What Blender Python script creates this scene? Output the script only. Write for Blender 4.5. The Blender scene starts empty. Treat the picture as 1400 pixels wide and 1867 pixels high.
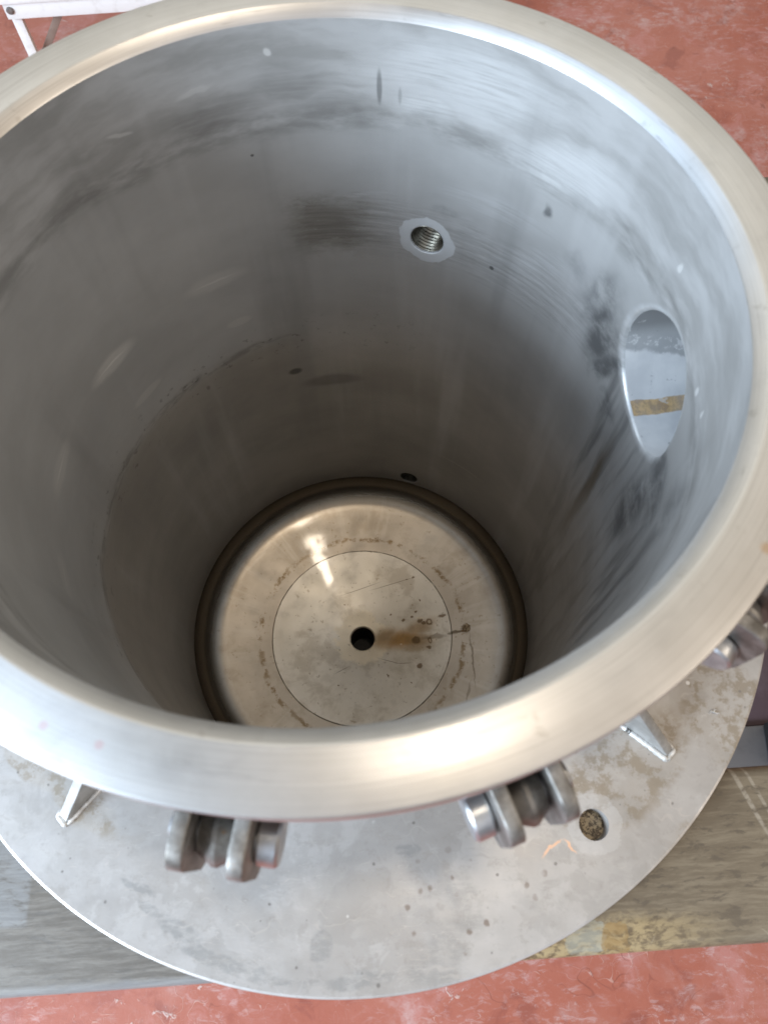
import bpy, bmesh, math, random
from mathutils import Vector, Matrix
random.seed(7)
PI = math.pi
scene = bpy.context.scene
COL = scene.collection
R = math.radians

# ------------------------------------------------------------------ camera
RES_W, RES_H = 1400.0, 1867.0
CAM_P = Vector((0.02564, -0.20554, 0.23372))
FPX, PITCH, ROLL = 1345.05, 1.1525, -0.0134
fw = Vector((0, math.cos(PITCH), -math.sin(PITCH)))
r0 = Vector((1, 0, 0)); u0 = r0.cross(fw)
rt = math.cos(ROLL) * r0 + math.sin(ROLL) * u0
up = -math.sin(ROLL) * r0 + math.cos(ROLL) * u0
cam_d = bpy.data.cameras.new('camera')
cam = bpy.data.objects.new('camera', cam_d); COL.objects.link(cam)
m = Matrix((rt, up, -fw)).transposed().to_4x4(); m.translation = CAM_P
cam.matrix_world = m
cam_d.sensor_fit = 'VERTICAL'; cam_d.sensor_height = 36.0; cam_d.sensor_width = 27.0
cam_d.lens = FPX / RES_H * 36.0
cam_d.clip_start = 0.01; cam_d.clip_end = 60
cam_d.dof.use_dof = True
cam_d.dof.focus_distance = 0.66
cam_d.dof.aperture_fstop = cam_d.lens / 2.2
scene.camera = cam

# ------------------------------------------------------------------ light
W_NEAR = (1.02, 1.01, 1.06)
W_FAR, W_RIGHT, W_LEFT, W_TOP = (1.14, 1.10, 0.98), (0.76, 0.63, 0.49), (1.25, 1.58, 2.0), (0.28, 0.27, 0.27)
world = bpy.data.worlds.new('World'); scene.world = world; world.use_nodes = True
wt = world.node_tree; wt.nodes.clear()
def wn(t, **k):
    n = wt.nodes.new(t)
    for a, b in k.items(): setattr(n, a, b)
    return n
wo = wn('ShaderNodeOutputWorld'); wb = wn('ShaderNodeBackground')
wc = wn('ShaderNodeTexCoord')
wsep = wn('ShaderNodeSeparateXYZ'); wt.links.new(wc.outputs['Generated'], wsep.inputs[0])
# a workshop hall: beige far wall, cool daylight to the left, dimmer warm right and near sides, darker below
def wmath(op, a, b):
    x = wn('ShaderNodeMath', operation=op)
    for k, v in enumerate((a, b)):
        if isinstance(v, float): x.inputs[k].default_value = v
        else: wt.links.new(v, x.inputs[k])
    return x.outputs[0]
def wstep(v, a, b, lo=0.0, hi=1.0):
    x = wn('ShaderNodeMapRange', interpolation_type='SMOOTHSTEP'); wt.links.new(v, x.inputs[0])
    for k, q in enumerate((a, b, lo, hi)): x.inputs[k + 1].default_value = q
    return x.outputs[0]
def wmix(f, a, b):
    x = wn('ShaderNodeMix', data_type='RGBA'); wt.links.new(f, x.inputs[0])
    for k, v in ((6, a), (7, b)):
        if isinstance(v, tuple): x.inputs[k].default_value = v + (1,)
        else: wt.links.new(v, x.inputs[k])
    return x.outputs[2]
wx, wy, wz = wsep.outputs
near_right = wstep(wmath('SUBTRACT', wx, wmath('MULTIPLY', wy, 0.6)), -0.05, 0.55)
c = wmix(near_right, W_FAR, W_RIGHT)
c = wmix(wstep(wy, -0.25, -0.75), c, W_NEAR)
leftness = wmath('MULTIPLY', wstep(wx, -0.12, -0.50), wstep(wy, 0.70, 0.30))
c = wmix(leftness, c, W_LEFT)
c = wmix(wstep(wz, 0.86, 0.96), c, W_TOP)              # dark roof straight overhead
wt.links.new(c, wb.inputs[0]); wt.links.new(wstep(wz, 0.20, 0.50, 0.28, 1.0), wb.inputs[1])
wt.links.new(wb.outputs[0], wo.inputs[0])

def area(name, loc, target, sx, sy, power, color, spin=0.0):
    d = bpy.data.lights.new(name, 'AREA'); d.shape = 'RECTANGLE'; d.size = sx; d.size_y = sy
    d.energy = power; d.color = color
    o = bpy.data.objects.new(name, d); COL.objects.link(o)
    q = (Vector(target) - Vector(loc)).to_track_quat('-Z', 'Y')
    o.rotation_mode = 'QUATERNION'
    o.rotation_quaternion = q @ Matrix.Rotation(spin, 3, 'Z').to_quaternion()
    o.location = loc
    return o
area('daylight_opening', (-1.90, -1.30, 0.80), (0, 0, -0.05), 1.3, 0.8, 136, (0.71, 0.85, 1.0))
area('warm_side_fill', (2.0, -0.9, 1.3), (0, 0, -0.1), 1.0, 0.8, 12, (1.0, 0.88, 0.74))  # added warm fill from the right to brighten the left wall
lamp = area('overhead_lamp', (0.25, 0.10, 2.4), (0.25, 0.10, 0), 0.28, 0.10, 10.0, (1.0, 0.86, 0.68))
lamp.rotation_mode = 'XYZ'; lamp.rotation_euler = (0, 0, R(-48))

vs_ = scene.view_settings
scene.display_settings.display_device = 'sRGB'
vs_.view_transform = 'Standard'; vs_.look = 'None'; vs_.exposure = 0.0; vs_.gamma = 1.0
try: vs_.use_curve_mapping = False
except Exception: pass
scene.render.engine = 'CYCLES'
cy = scene.cycles
cy.use_denoising = True
try: cy.denoiser = 'OPENIMAGEDENOISE'
except Exception: pass
cy.max_bounces = 10; cy.glossy_bounces = 8; cy.diffuse_bounces = 5
cy.use_adaptive_sampling = True; cy.adaptive_threshold = 0.015
cy.sample_clamp_indirect = 6.0
cy.caustics_reflective = True; cy.blur_glossy = 0.5

# ------------------------------------------------------------------ node helper
class NT:
    def __init__(s, name):
        s.mat = bpy.data.materials.new(name); s.mat.use_nodes = True
        s.t = s.mat.node_tree; s.t.nodes.clear()
        s.out = s.t.nodes.new('ShaderNodeOutputMaterial')
        s.b = s.t.nodes.new('ShaderNodeBsdfPrincipled')
        s.t.links.new(s.b.outputs[0], s.out.inputs[0])
        s._tc = None
    def n(s, t, **k):
        x = s.t.nodes.new(t)
        for a, b in k.items(): setattr(x, a, b)
        return x
    def put(s, sock, v):
        if v is None: return
        if isinstance(v, bpy.types.NodeSocket): s.t.links.new(v, sock)
        elif isinstance(v, (tuple, list)):
            v = tuple(v)
            if len(v) == 3 and len(sock.default_value) == 4: v = v + (1,)
            sock.default_value = v
        else: sock.default_value = v
    def coord(s, which='Object'):
        if s._tc is None: s._tc = s.n('ShaderNodeTexCoord')
        return s._tc.outputs[which]
    def math(s, op, a, b=0.0, c=None, clamp=False):
        x = s.n('ShaderNodeMath', operation=op, use_clamp=clamp)
        s.put(x.inputs[0], a); s.put(x.inputs[1], b)
        if c is not None: s.put(x.inputs[2], c)
        return x.outputs[0]
    def add(s, a, b): return s.math('ADD', a, b)
    def mul(s, a, b): return s.math('MULTIPLY', a, b)
    def sub(s, a, b): return s.math('SUBTRACT', a, b)
    def mx(s, a, b): return s.math('MAXIMUM', a, b)
    def mn(s, a, b): return s.math('MINIMUM', a, b)
    def inv(s, a): return s.math('SUBTRACT', 1.0, a)
    def sep(s, v):
        x = s.n('ShaderNodeSeparateXYZ'); s.put(x.inputs[0], v); return x.outputs
    def comb(s, a, b, c):
        x = s.n('ShaderNodeCombineXYZ')
        s.put(x.inputs[0], a); s.put(x.inputs[1], b); s.put(x.inputs[2], c); return x.outputs[0]
    def scl(s, v, k, off=(0, 0, 0)):
        x = s.n('ShaderNodeVectorMath', operation='MULTIPLY_ADD'); s.put(x.inputs[0], v); s.put(x.inputs[1], k); s.put(x.inputs[2], off)
        return x.outputs[0]
    def noise(s, v, scale=5.0, detail=4.0, rough=0.55, dist=0.0, color=False):
        x = s.n('ShaderNodeTexNoise'); s.put(x.inputs['Vector'], v); s.put(x.inputs['Scale'], scale)
        s.put(x.inputs['Detail'], detail); s.put(x.inputs['Roughness'], rough); s.put(x.inputs['Distortion'], dist)
        return x.outputs['Color' if color else 'Fac']
    def vor(s, v, scale, feature='F1', rnd=1.0, out='Distance'):
        x = s.n('ShaderNodeTexVoronoi', feature=feature); s.put(x.inputs['Vector'], v); s.put(x.inputs['Scale'], scale)
        s.put(x.inputs['Randomness'], rnd); return x.outputs[out]
    def step(s, v, a, b, lo=0.0, hi=1.0):          # smooth ramp a -> b
        x = s.n('ShaderNodeMapRange', interpolation_type='SMOOTHSTEP')
        s.put(x.inputs[0], v); s.put(x.inputs[1], a); s.put(x.inputs[2], b); s.put(x.inputs[3], lo); s.put(x.inputs[4], hi)
        return x.outputs[0]
    def mix(s, f, a, b, mode='MIX'):
        x = s.n('ShaderNodeMix', data_type='RGBA', blend_type=mode)
        s.put(x.inputs[0], f); s.put(x.inputs[6], a); s.put(x.inputs[7], b); return x.outputs[2]
    def fmix(s, f, a, b):
        x = s.n('ShaderNodeMix', data_type='FLOAT')
        s.put(x.inputs[0], f); s.put(x.inputs[2], a); s.put(x.inputs[3], b); return x.outputs[0]
    def warp(s, v, scale, amt):
        c = s.noise(v, scale, 3, 0.6, color=True)
        x = s.n('ShaderNodeVectorMath', operation='MULTIPLY_ADD'); s.put(x.inputs[0], c); s.put(x.inputs[1], (amt, amt, 0))
        y = s.n('ShaderNodeVectorMath', operation='ADD'); s.put(y.inputs[0], x.outputs[0]); s.put(y.inputs[1], (-amt / 2, -amt / 2, 0))
        z = s.n('ShaderNodeVectorMath', operation='ADD'); s.put(z.inputs[0], y.outputs[0]); s.put(z.inputs[1], v)
        return z.outputs[0]
    def blob(s, v, c, rad, rot=0.0, lo=1.0, hi=0.4, k=1.0):   # k inside, 0 outside an ellipse in (u, v)
        x = s.n('ShaderNodeMapping', vector_type='TEXTURE'); s.put(x.inputs[0], v)
        x.inputs[1].default_value = (c[0], c[1], 0); x.inputs[2].default_value = (0, 0, rot); x.inputs[3].default_value = (rad[0], rad[1], 1e3)
        y = s.n('ShaderNodeVectorMath', operation='LENGTH'); s.put(y.inputs[0], x.outputs[0])
        return s.step(y.outputs['Value'], lo, hi, 0.0, k)
    def blobs(s, v, lst, **kw):
        r = None
        for b in lst:
            c, rad = b[0], b[1]; rot = b[2] if len(b) > 2 else 0.0; k = b[3] if len(b) > 3 else 1.0
            q = s.blob(v, c, rad, rot, k=k, **kw); r = q if r is None else s.mx(r, q)
        return r
    def band(s, x, a0, a1, b1, b0):     # 0 below a0, 1 between a1 and b1, 0 above b0
        return s.mul(s.step(x, a0, a1), s.step(x, b0, b1))
    def bump(s, h, dist=0.001, strength=1.0, nrm=None):
        x = s.n('ShaderNodeBump'); s.put(x.inputs['Height'], h); x.inputs['Distance'].default_value = dist; x.inputs['Strength'].default_value = strength
        if nrm is not None: s.put(x.inputs['Normal'], nrm)
        return x.outputs[0]
    def fin(s, col, rough=0.5, metal=0.0, normal=None, spec=0.5, aniso=None, tangent=None, coat=None):
        b = s.b
        s.put(b.inputs['Base Color'], col); s.put(b.inputs['Roughness'], rough); s.put(b.inputs['Metallic'], metal)
        s.put(b.inputs['Specular IOR Level'], spec)
        if normal is not None: s.put(b.inputs['Normal'], normal)
        if aniso is not None: s.put(b.inputs['Anisotropic'], aniso)
        if tangent is not None: s.put(b.inputs['Tangent'], tangent)
        if coat is not None: s.put(b.inputs['Coat Weight'], coat)
        return s.mat
    def radial_tangent(s):
        x = s.n('ShaderNodeTangent', direction_type='RADIAL', axis='Z'); return x.outputs[0]

RB = 0.17328                                  # bore radius
def WA(deg, z):                                # wall texture position of an angle and a height
    while deg < -90: deg += 360
    while deg >= 270: deg -= 360
    return (R(deg) * RB, z)

# ------------------------------------------------------------------ materials
def mat_wall():
    s = NT('worn_bore_steel'); uv = s.coord('UV')
    X = s.sep(uv); u, z = X[0], X[1]
    wv = s.warp(uv, 22, 0.022)
    wX = s.sep(wv); wz = wX[1]
    big = s.noise(s.scl(uv, (1, 1.6, 1)), 9, 5, 0.6)
    med = s.noise(s.scl(uv, (1, 3.2, 1)), 40, 4, 0.6)
    streak = s.noise(s.scl(uv, (1, 22, 1)), 26, 5, 0.68)
    fine = s.noise(s.scl(uv, (1, 30, 1)), 150, 3, 0.6)
    col = s.mix(s.step(big, 0.3, 0.72), (0.46, 0.455, 0.445), (0.55, 0.545, 0.535))
    rough = s.fmix(big, 0.44, 0.40)
    # machined upper band, patchy and streaked
    ub = s.step(wz, -0.074, -0.060)
    ubc = s.mix(s.step(s.noise(s.scl(wv, (1, 5, 1)), 11, 5, 0.58), 0.34, 0.66), (0.36, 0.35, 0.335), (0.62, 0.61, 0.60))
    ub2 = s.noise(s.scl(s.warp(uv, 20, 0.006), (1, 4, 1), (3, 1, 0)), 24, 6, 0.68)
    ubc = s.mix(s.mul(s.step(ub2, 0.52, 0.70), 0.4), ubc, (0.66, 0.65, 0.635))
    ubc = s.mix(s.mul(s.step(ub2, 0.46, 0.30), 0.32), ubc, (0.27, 0.26, 0.245))
    ubc = s.mix(s.mul(s.step(streak, 0.56, 0.72), 0.25), ubc, (0.60, 0.585, 0.56))
    col = s.mix(s.mul(ub, 0.62), col, ubc)
    edge = s.mul(s.band(wz, -0.075, -0.064, -0.060, -0.048), s.step(med, 0.34, 0.66))
    col = s.mix(s.mul(edge, 0.42), col, (0.14, 0.135, 0.125))
    hi = s.blobs(wv, [(WA(66, -0.028), (0.065, 0.026), -0.05), (WA(44, -0.052), (0.05, 0.020), -0.25), (WA(73, -0.052), (0.025, 0.012), 0.1)], lo=1.1, hi=0.3)  # light on the upper right wall painted in as pale streaky smears
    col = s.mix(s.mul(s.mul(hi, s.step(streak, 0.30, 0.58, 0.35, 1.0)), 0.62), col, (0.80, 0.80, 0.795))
    lo_ = s.blobs(wv, [(WA(98, -0.040), (0.030, 0.016), 0.0), (WA(92, -0.054), (0.032, 0.008), 0.05), (WA(112, -0.050), (0.040, 0.014), -0.05)], lo=1.1, hi=0.2)  # dimmer side of the upper band painted in as dark smears
    col = s.mix(s.mul(s.mul(lo_, s.step(streak, 0.25, 0.60, 0.5, 1.0)), 0.45), col, (0.21, 0.20, 0.19))
    # ground band that runs past the threaded port to the nozzle
    gw = s.add(wz, s.mul(s.sub(s.noise(s.scl(uv, (1, 2, 1)), 55, 5, 0.7), 0.5), 0.03))
    gb = s.mul(s.band(gw, -0.172, -0.154, -0.128, -0.112), s.band(s.add(wX[0], s.mul(s.sub(gw, wz), 1.2)), WA(20, 0)[0], WA(32, 0)[0], WA(96, 0)[0], WA(104, 0)[0]))
    gst = s.noise(s.scl(s.warp(uv, 30, 0.0025), (1, 14, 1)), 24, 7, 0.72)
    gbc = s.mix(s.step(gst, 0.30, 0.70), (0.36, 0.35, 0.34), (0.62, 0.615, 0.61))
    gdark = s.step(s.add(wX[0], s.mul(s.sub(s.noise(s.scl(uv, (1, 6, 1)), 30, 4, 0.65), 0.5), 0.05)), WA(80, 0)[0], WA(91, 0)[0])
    gbc = s.mix(s.mul(gdark, 0.9), gbc, s.mix(s.step(gst, 0.30, 0.70), (0.155, 0.14, 0.115), (0.30, 0.28, 0.245)))
    col = s.mix(s.mul(gb, 0.8), col, gbc)
    gsp = s.mul(gb, s.step(s.noise(s.scl(uv, (1, 5, 1)), 70, 5, 0.7), 0.58, 0.70))
    col = s.mix(s.mul(gsp, 0.5), col, (0.66, 0.65, 0.63))
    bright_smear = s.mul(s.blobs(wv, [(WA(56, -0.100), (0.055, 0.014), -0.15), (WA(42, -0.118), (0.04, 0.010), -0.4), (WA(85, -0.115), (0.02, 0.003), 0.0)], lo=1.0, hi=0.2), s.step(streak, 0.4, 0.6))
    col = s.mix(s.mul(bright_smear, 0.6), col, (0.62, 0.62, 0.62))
    # dark blotches round the nozzle and drip streaks under it
    vst = s.noise(s.scl(s.warp(uv, 12, 0.008), (1, 0.10, 1)), 60, 3, 0.55)
    dk = s.blobs(wv, [(WA(28.5, -0.114), (0.020, 0.036), 0.30), (WA(20, -0.145), (0.011, 0.030), 0.45, 0.95), (WA(36, -0.104), (0.012, 0.014), 0, .6), (WA(15, -0.166), (0.012, 0.012), 0.5, .9), (WA(24, -0.134), (0.016, 0.030), 0.40, .95),
                      (WA(-12, -0.118), (0.030, 0.020), 0.6, .9), (WA(-9, -0.165), (0.017, 0.055), 0.1, .95), (WA(-22, -0.085), (0.018, 0.03), 0.2, .6), (WA(45.5, -0.0795), (0.0028, 0.006), -0.3, 1),
                      (WA(-24, -0.10), (0.012, 0.05), 0, .5), (WA(66, -0.117), (0.014, 0.004), 0.1, .5)], lo=1.15, hi=0.3)
    col = s.mix(s.mul(s.mul(dk, s.step(s.noise(wv, 45, 4, 0.65), 0.28, 0.62)), 0.80), col, (0.085, 0.088, 0.092))
    under = s.mul(s.band(u, WA(-38, 0)[0], WA(-30, 0)[0], WA(16, 0)[0], WA(22, 0)[0]), s.step(z, -0.09, -0.15))
    col = s.mix(s.mul(s.mul(under, s.step(vst, 0.46, 0.66)), 0.65), col, (0.13, 0.132, 0.135))
    col = s.mix(s.mul(s.mul(under, s.step(vst, 0.46, 0.34)), 0.35), col, (0.56, 0.57, 0.58))
    drip = s.blobs(s.warp(uv, 16, 0.010), [(WA(8, -0.26), (0.008, 0.105), 0.0)], lo=1.0, hi=0.35)
    col = s.mix(s.mul(drip, 0.75), col, (0.135, 0.095, 0.05))
    # liquid line and browner skin below it
    wl = s.add(z, s.mul(s.sub(s.noise(uv, 18, 4, 0.6), 0.5), 0.022))
    leftside = s.band(u, WA(98, 0)[0], WA(112, 0)[0], WA(250, 0)[0], WA(262, 0)[0])
    below = s.fmix(leftside, s.step(wl, -0.20, -0.33), s.step(wl, -0.243, -0.264))
    bc = s.mix(s.step(big, 0.3, 0.7), (0.26, 0.232, 0.195), (0.36, 0.322, 0.275))
    col = s.mix(s.mul(below, 0.65), col, bc)
    line = s.mul(s.mul(s.band(wl, -0.259, -0.254, -0.251, -0.247), s.step(med, 0.40, 0.60)), leftside)
    col = s.mix(s.mul(line, 0.38), col, (0.09, 0.08, 0.068))
    vb = s.noise(s.scl(uv, (1, 0.12, 1)), 15, 4, 0.6)
    col = s.mix(s.mul(s.step(vb, 0.48, 0.30), 0.30), col, (0.22, 0.215, 0.21))
    col = s.mix(s.mul(s.step(vb, 0.54, 0.72), 0.35), col, (0.68, 0.675, 0.67))
    specks = s.mul(s.step(s.noise(uv, 110, 3, 0.6), 0.60, 0.68), s.band(wl, -0.285, -0.268, -0.245, -0.225))
    specks = s.mul(specks, s.step(u, WA(60, 0)[0], WA(90, 0)[0]))
    col = s.mix(s.mul(specks, 0.4), col, (0.07, 0.06, 0.045))
    # heat marks of the welded lugs
    scr = [(WA(a, zz), (wd, 0.0085), t, k) for a, zz, wd, t, k in ((151, -0.1695, 0.025, 0.04, 1.0), (121, -0.167, 0.027, 0.03, 0.5), (178, -0.170, 0.022, 0.0, 0.62), (-159, -0.1755, 0.018, 0.0, 0.3))]
    w5 = s.warp(uv, 60, 0.004)
    sm = s.mul(s.blobs(w5, scr, lo=1.1, hi=0.55), s.step(gst, 0.25, 0.55, 0.55, 1.0))
    sm2 = s.blobs(w5, [(c, (w * 0.75, 0.0014), t, k) for c, (w, h), t, k in scr], lo=1.0, hi=0.2)
    faint = s.blobs(uv, [(WA(147, -0.2215), (0.018, 0.005), 0.0), (WA(118, -0.216), (0.012, 0.005), 0.0)], lo=1.0, hi=0.6)
    col = s.mix(s.mul(sm, 0.75), col, (0.72, 0.70, 0.67)); col = s.mix(s.mul(sm2, 0.6), col, (0.9, 0.88, 0.85))
    col = s.mix(s.mul(faint, 0.4), col, (0.70, 0.68, 0.65))
    # marks
    mk = s.blobs(uv, [(WA(81.3, -0.041), (0.0018, 0.012), 0.0, .7), (WA(77.5, -0.045), (0.0012, 0.006), 0, .35), (WA(106.6, -0.0795), (0.0013, 0.0011), 0), (WA(106.5, -0.300), (0.007, 0.005), 0),
                      (WA(96, -0.322), (0.030, 0.010), 0, .5), (WA(55, -0.150), (0.002, 0.002), 0)], lo=1.1, hi=0.5)
    col = s.mix(s.mul(mk, 0.75), col, (0.05, 0.05, 0.05))
    wh = s.blobs(wv, [(WA(100.8, -0.0227), (0.003, 0.0022)), (WA(-10, -0.052), (0.002, 0.003)), (WA(14, -0.040), (0.003, 0.0035)), (WA(-6, -0.058), (0.002, 0.003)), (WA(130, -0.040), (0.008, 0.0018), 0.3, .6), (WA(114, -0.033), (0.012, 0.0015), -0.1, .5)], lo=1.1, hi=0.5)
    col = s.mix(s.mul(wh, 0.8), col, (0.8, 0.79, 0.77))
    # pale dressed ring round the port; pale fused edge round the nozzle
    wr = s.warp(uv, 70, 0.006)
    ring = s.step(s.add(s.blob(wr, WA(70.8, -0.1466), (0.0190, 0.0190), lo=1.5, hi=0.5), s.mul(s.sub(s.noise(uv, 90, 4, 0.65), 0.5), 0.45)), 0.46, 0.53)
    col = s.mix(s.mul(ring, 0.9), col, (0.70, 0.71, 0.72))
    ring2 = s.blob(wr, WA(6.3, -0.1044), (0.0428, 0.0428), lo=1.03, hi=0.95)
    col = s.mix(s.mul(ring2, s.step(med, 0.3, 0.65, 0.2, 0.75)), col, (0.72, 0.725, 0.73))
    arc = s.band(s.add(z, s.mul(s.sub(u, WA(60, 0)[0]), 0.0)), -0.4312, -0.4303, -0.4300, -0.4292)
    arc = s.mul(arc, s.band(u, WA(43, 0)[0], WA(48, 0)[0], WA(58, 0)[0], WA(63, 0)[0]))
    col = s.mix(s.mul(arc, 0.45), col, (0.6, 0.58, 0.5))
    rough = s.add(rough, s.mul(s.sub(streak, 0.5), 0.14))
    rough = s.sub(rough, s.mul(below, 0.08)); rough = s.add(rough, s.mul(ring, 0.15))
    n = s.bump(s.add(s.mul(fine, 0.5), s.add(s.mul(streak, 0.6), s.mul(big, 1.2))), 0.0006, 0.14)
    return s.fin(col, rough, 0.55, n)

def mat_rim():
    s = NT('brushed_rim_steel'); P = s.coord('Object'); X = s.sep(P)
    rad = s.math('SQRT', s.add(s.mul(X[0], X[0]), s.mul(X[1], X[1])))
    ang = s.math('ARCTAN2', X[1], X[0])
    # turning marks: thin rings that change slowly round the rim
    rv = s.comb(s.mul(s.math('COSINE', ang), 0.6), s.mul(s.math('SINE', ang), 0.6), s.mul(rad, 420))
    turn = s.noise(rv, 1.0, 3, 0.6); cloud = s.noise(P, 16, 4, 0.6)
    col = s.mix(s.step(cloud, 0.3, 0.7), (0.54, 0.53, 0.515), (0.62, 0.61, 0.60))
    turn2 = s.noise(s.comb(s.mul(s.math('COSINE', ang), 2.2), s.mul(s.math('SINE', ang), 2.2), s.mul(rad, 1500)), 1.0, 4, 0.65)
    col = s.mix(s.mul(s.step(turn, 0.42, 0.68), 0.22), col, (0.40, 0.385, 0.365))
    col = s.mix(s.mul(s.step(turn2, 0.50, 0.72), 0.40), col, (0.68, 0.67, 0.66))
    col = s.mix(s.mul(s.step(turn2, 0.48, 0.30), 0.35), col, (0.36, 0.35, 0.33))
    nick = s.noise(s.comb(s.mul(s.math('COSINE', ang), 5.5), s.mul(s.math('SINE', ang), 5.5), s.mul(rad, 520)), 1.0, 3, 0.6)
    nick = s.mul(s.step(nick, 0.64, 0.72), s.step(s.noise(P, 22, 3, 0.6), 0.46, 0.56))
    col = s.mix(s.mul(nick, 0.4), col, (0.26, 0.25, 0.235))
    smudge = s.noise(s.warp(P, 30, 0.02), 34, 6, 0.7)
    col = s.mix(s.mul(s.step(smudge, 0.54, 0.68), 0.22), col, (0.40, 0.39, 0.37))
    red = s.blobs(P, [((-0.140, -0.130), (0.0016, 0.0015)), ((-0.080, -0.172), (0.0016, 0.0015)), ((-0.062, -0.178), (0.0016, 0.0015)), ((-0.098, -0.160), (.001, .001))], lo=1.3, hi=0.5)
    col = s.mix(s.mul(red, 0.4), col, (0.55, 0.30, 0.30))
    tan = s.blobs(P, [((0.155, -0.117), (0.0026, 0.0024)), ((0.196, 0.04), (0.003, 0.002))], lo=1.3, hi=0.4)
    col = s.mix(s.mul(tan, 0.6), col, (0.50, 0.33, 0.18))
    grime = s.mul(s.step(s.noise(P, 60, 4, 0.65), 0.63, 0.72), 0.35)
    col = s.mix(grime, col, (0.33, 0.31, 0.28))
    rough = s.add(s.add(0.36, s.mul(s.sub(turn, 0.5), 0.12)), s.mul(s.sub(smudge, 0.5), 0.22))
    n = s.bump(s.add(turn, s.mul(turn2, 0.6)), 0.0002, 0.25)
    s.b.inputs['Anisotropic Rotation'].default_value = 0.25
    return s.fin(col, rough, 0.96, n, aniso=0.55, tangent=s.radial_tangent())

def mat_plate():
    s = NT('stained_plate_steel'); P = s.coord('Object')
    wv = s.warp(P, 30, 0.02); w2 = s.warp(P, 90, 0.008)
    big = s.noise(P, 11, 5, 0.6); med = s.noise(P, 38, 5, 0.62); fine = s.noise(P, 260, 3, 0.6)
    patch = s.noise(s.warp(P, 14, 0.06), 16, 6, 0.66)
    col = s.mix(s.step(big, 0.32, 0.68), (0.47, 0.455, 0.44), (0.58, 0.575, 0.57))
    col = s.mix(s.mul(s.step(med, 0.45, 0.66), 0.45), col, (0.39, 0.38, 0.365))
    col = s.mix(s.mul(s.step(patch, 0.53, 0.57), 0.30), col, (0.66, 0.655, 0.65))
    col = s.mix(s.mul(s.step(patch, 0.44, 0.39), 0.35), col, (0.37, 0.36, 0.345))
    mot = s.noise(P, 130, 5, 0.7)
    col = s.mix(s.mul(s.step(mot, 0.54, 0.68), 0.35), col, (0.36, 0.34, 0.315))
    # brown tide stains, right side; left strips paint the shade beside the rim
    st = s.blobs(wv, [((0.236, -0.140), (0.030, 0.045), 0.5), ((0.165, -0.170), (0.055, 0.026), 0.6), ((0.205, -0.215), (0.03, 0.02), 0.5, .6), ((-0.165, -0.170), (0.05, 0.012), -0.75, .9), ((-0.19, -0.158), (0.03, 0.008), -0.7, .8)], lo=1.05, hi=0.75)
    sp = s.step(s.noise(s.scl(P, (1, 1, 1)), 70, 5, 0.7), 0.47, 0.58)
    col = s.mix(s.mul(st, 0.30), col, (0.33, 0.285, 0.22))
    col = s.mix(s.mul(s.mul(st, sp), 0.6), col, (0.27, 0.215, 0.14))
    # grey wipe marks
    gw = s.blobs(w2, [((-0.088, -0.250), (0.016, 0.005), -0.5), ((-0.074, -0.262), (0.018, 0.004), -0.45), ((-0.055, -0.268), (0.022, 0.0045), -0.3), ((-0.030, -0.274), (0.02, 0.003), -0.1),
                      ((-0.012, -0.258), (0.0065, 0.0095), 0.1), ((0.010, -0.274), (0.02, 0.004), 0.1), ((0.037, -0.211), (0.008, 0.004), 0), ((-0.115, -0.228), (0.012, 0.003), -0.4), ((-0.105, -0.240), (0.01, 0.0026), -0.4),
                      ((0.068, -0.238), (0.010, 0.018), 0.3, .7), ((0.05, -0.266), (0.018, 0.012), 0.4, .7)], lo=1.1, hi=0.7)
    gwn = s.step(s.noise(s.scl(P, (1, 2, 1)), 85, 5, 0.68), 0.36, 0.60)
    col = s.mix(s.mul(s.mul(gw, gwn), 0.5), col, (0.29, 0.30, 0.30))
    # rust pits
    cell = s.vor(P, 95, out='Distance'); pit = s.step(s.add(cell, s.add(s.mul(s.sub(s.noise(P, 300, 3, 0.6), 0.5), 0.20), s.mul(s.sub(s.noise(P, 32, 3, 0.6), 0.5), 0.4))), 0.22, 0.10)
    rustzone = s.blobs(wv, [((0.060, -0.240), (0.045, 0.038), 0.2), ((0.10, -0.226), (0.03, 0.02), 0.5, .8)], lo=1.0, hi=0.5)
    rz = s.mul(s.mul(pit, rustzone), s.step(s.noise(P, 45, 2, 0.5), 0.36, 0.44))
    col = s.mix(s.mul(rz, 0.7), col, (0.20, 0.145, 0.11))
    dots = s.mul(s.step(s.add(s.vor(s.scl(P, (1, 1, 1), (.3, .2, 0)), 110), s.add(s.mul(s.sub(s.noise(P, 240, 3, 0.6), 0.5), 0.18), s.mul(s.sub(s.noise(P, 26, 3, 0.6), 0.5), 0.35))), 0.12, 0.04), s.step(s.noise(P, 30, 2, 0.5), 0.46, 0.53))
    col = s.mix(s.mul(dots, 0.75), col, (0.20, 0.19, 0.18))
    wd = s.mul(s.step(s.vor(s.scl(P, (1, 1, 1), (.7, .5, 0)), 34), 0.055, 0.03), s.step(s.noise(s.scl(P, (1, 1, 1), (2, 1, 0)), 22, 2, 0.5), 0.5, 0.55))
    col = s.mix(s.mul(wd, 0.9), col, (0.85, 0.85, 0.85))
    # pale dressed ring round the bolt hole, orange scratch beside it
    ring = s.step(s.add(s.blob(w2, (0.1449, -0.1996), (0.0150, 0.0160), lo=1.5, hi=0.5), s.mul(s.sub(s.noise(P, 75, 4, 0.6), 0.5), 0.8)), 0.42, 0.50)
    col = s.mix(s.mul(ring, s.step(patch, 0.30, 0.55, 0.15, 0.45)), col, (0.62, 0.625, 0.63))
    sc = s.blobs(w2, [((0.1195, -0.2105), (0.0085, 0.0011), 0.55), ((0.1295, -0.2105), (0.0055, 0.0013), -1.0)], lo=1.1, hi=0.5)
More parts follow.
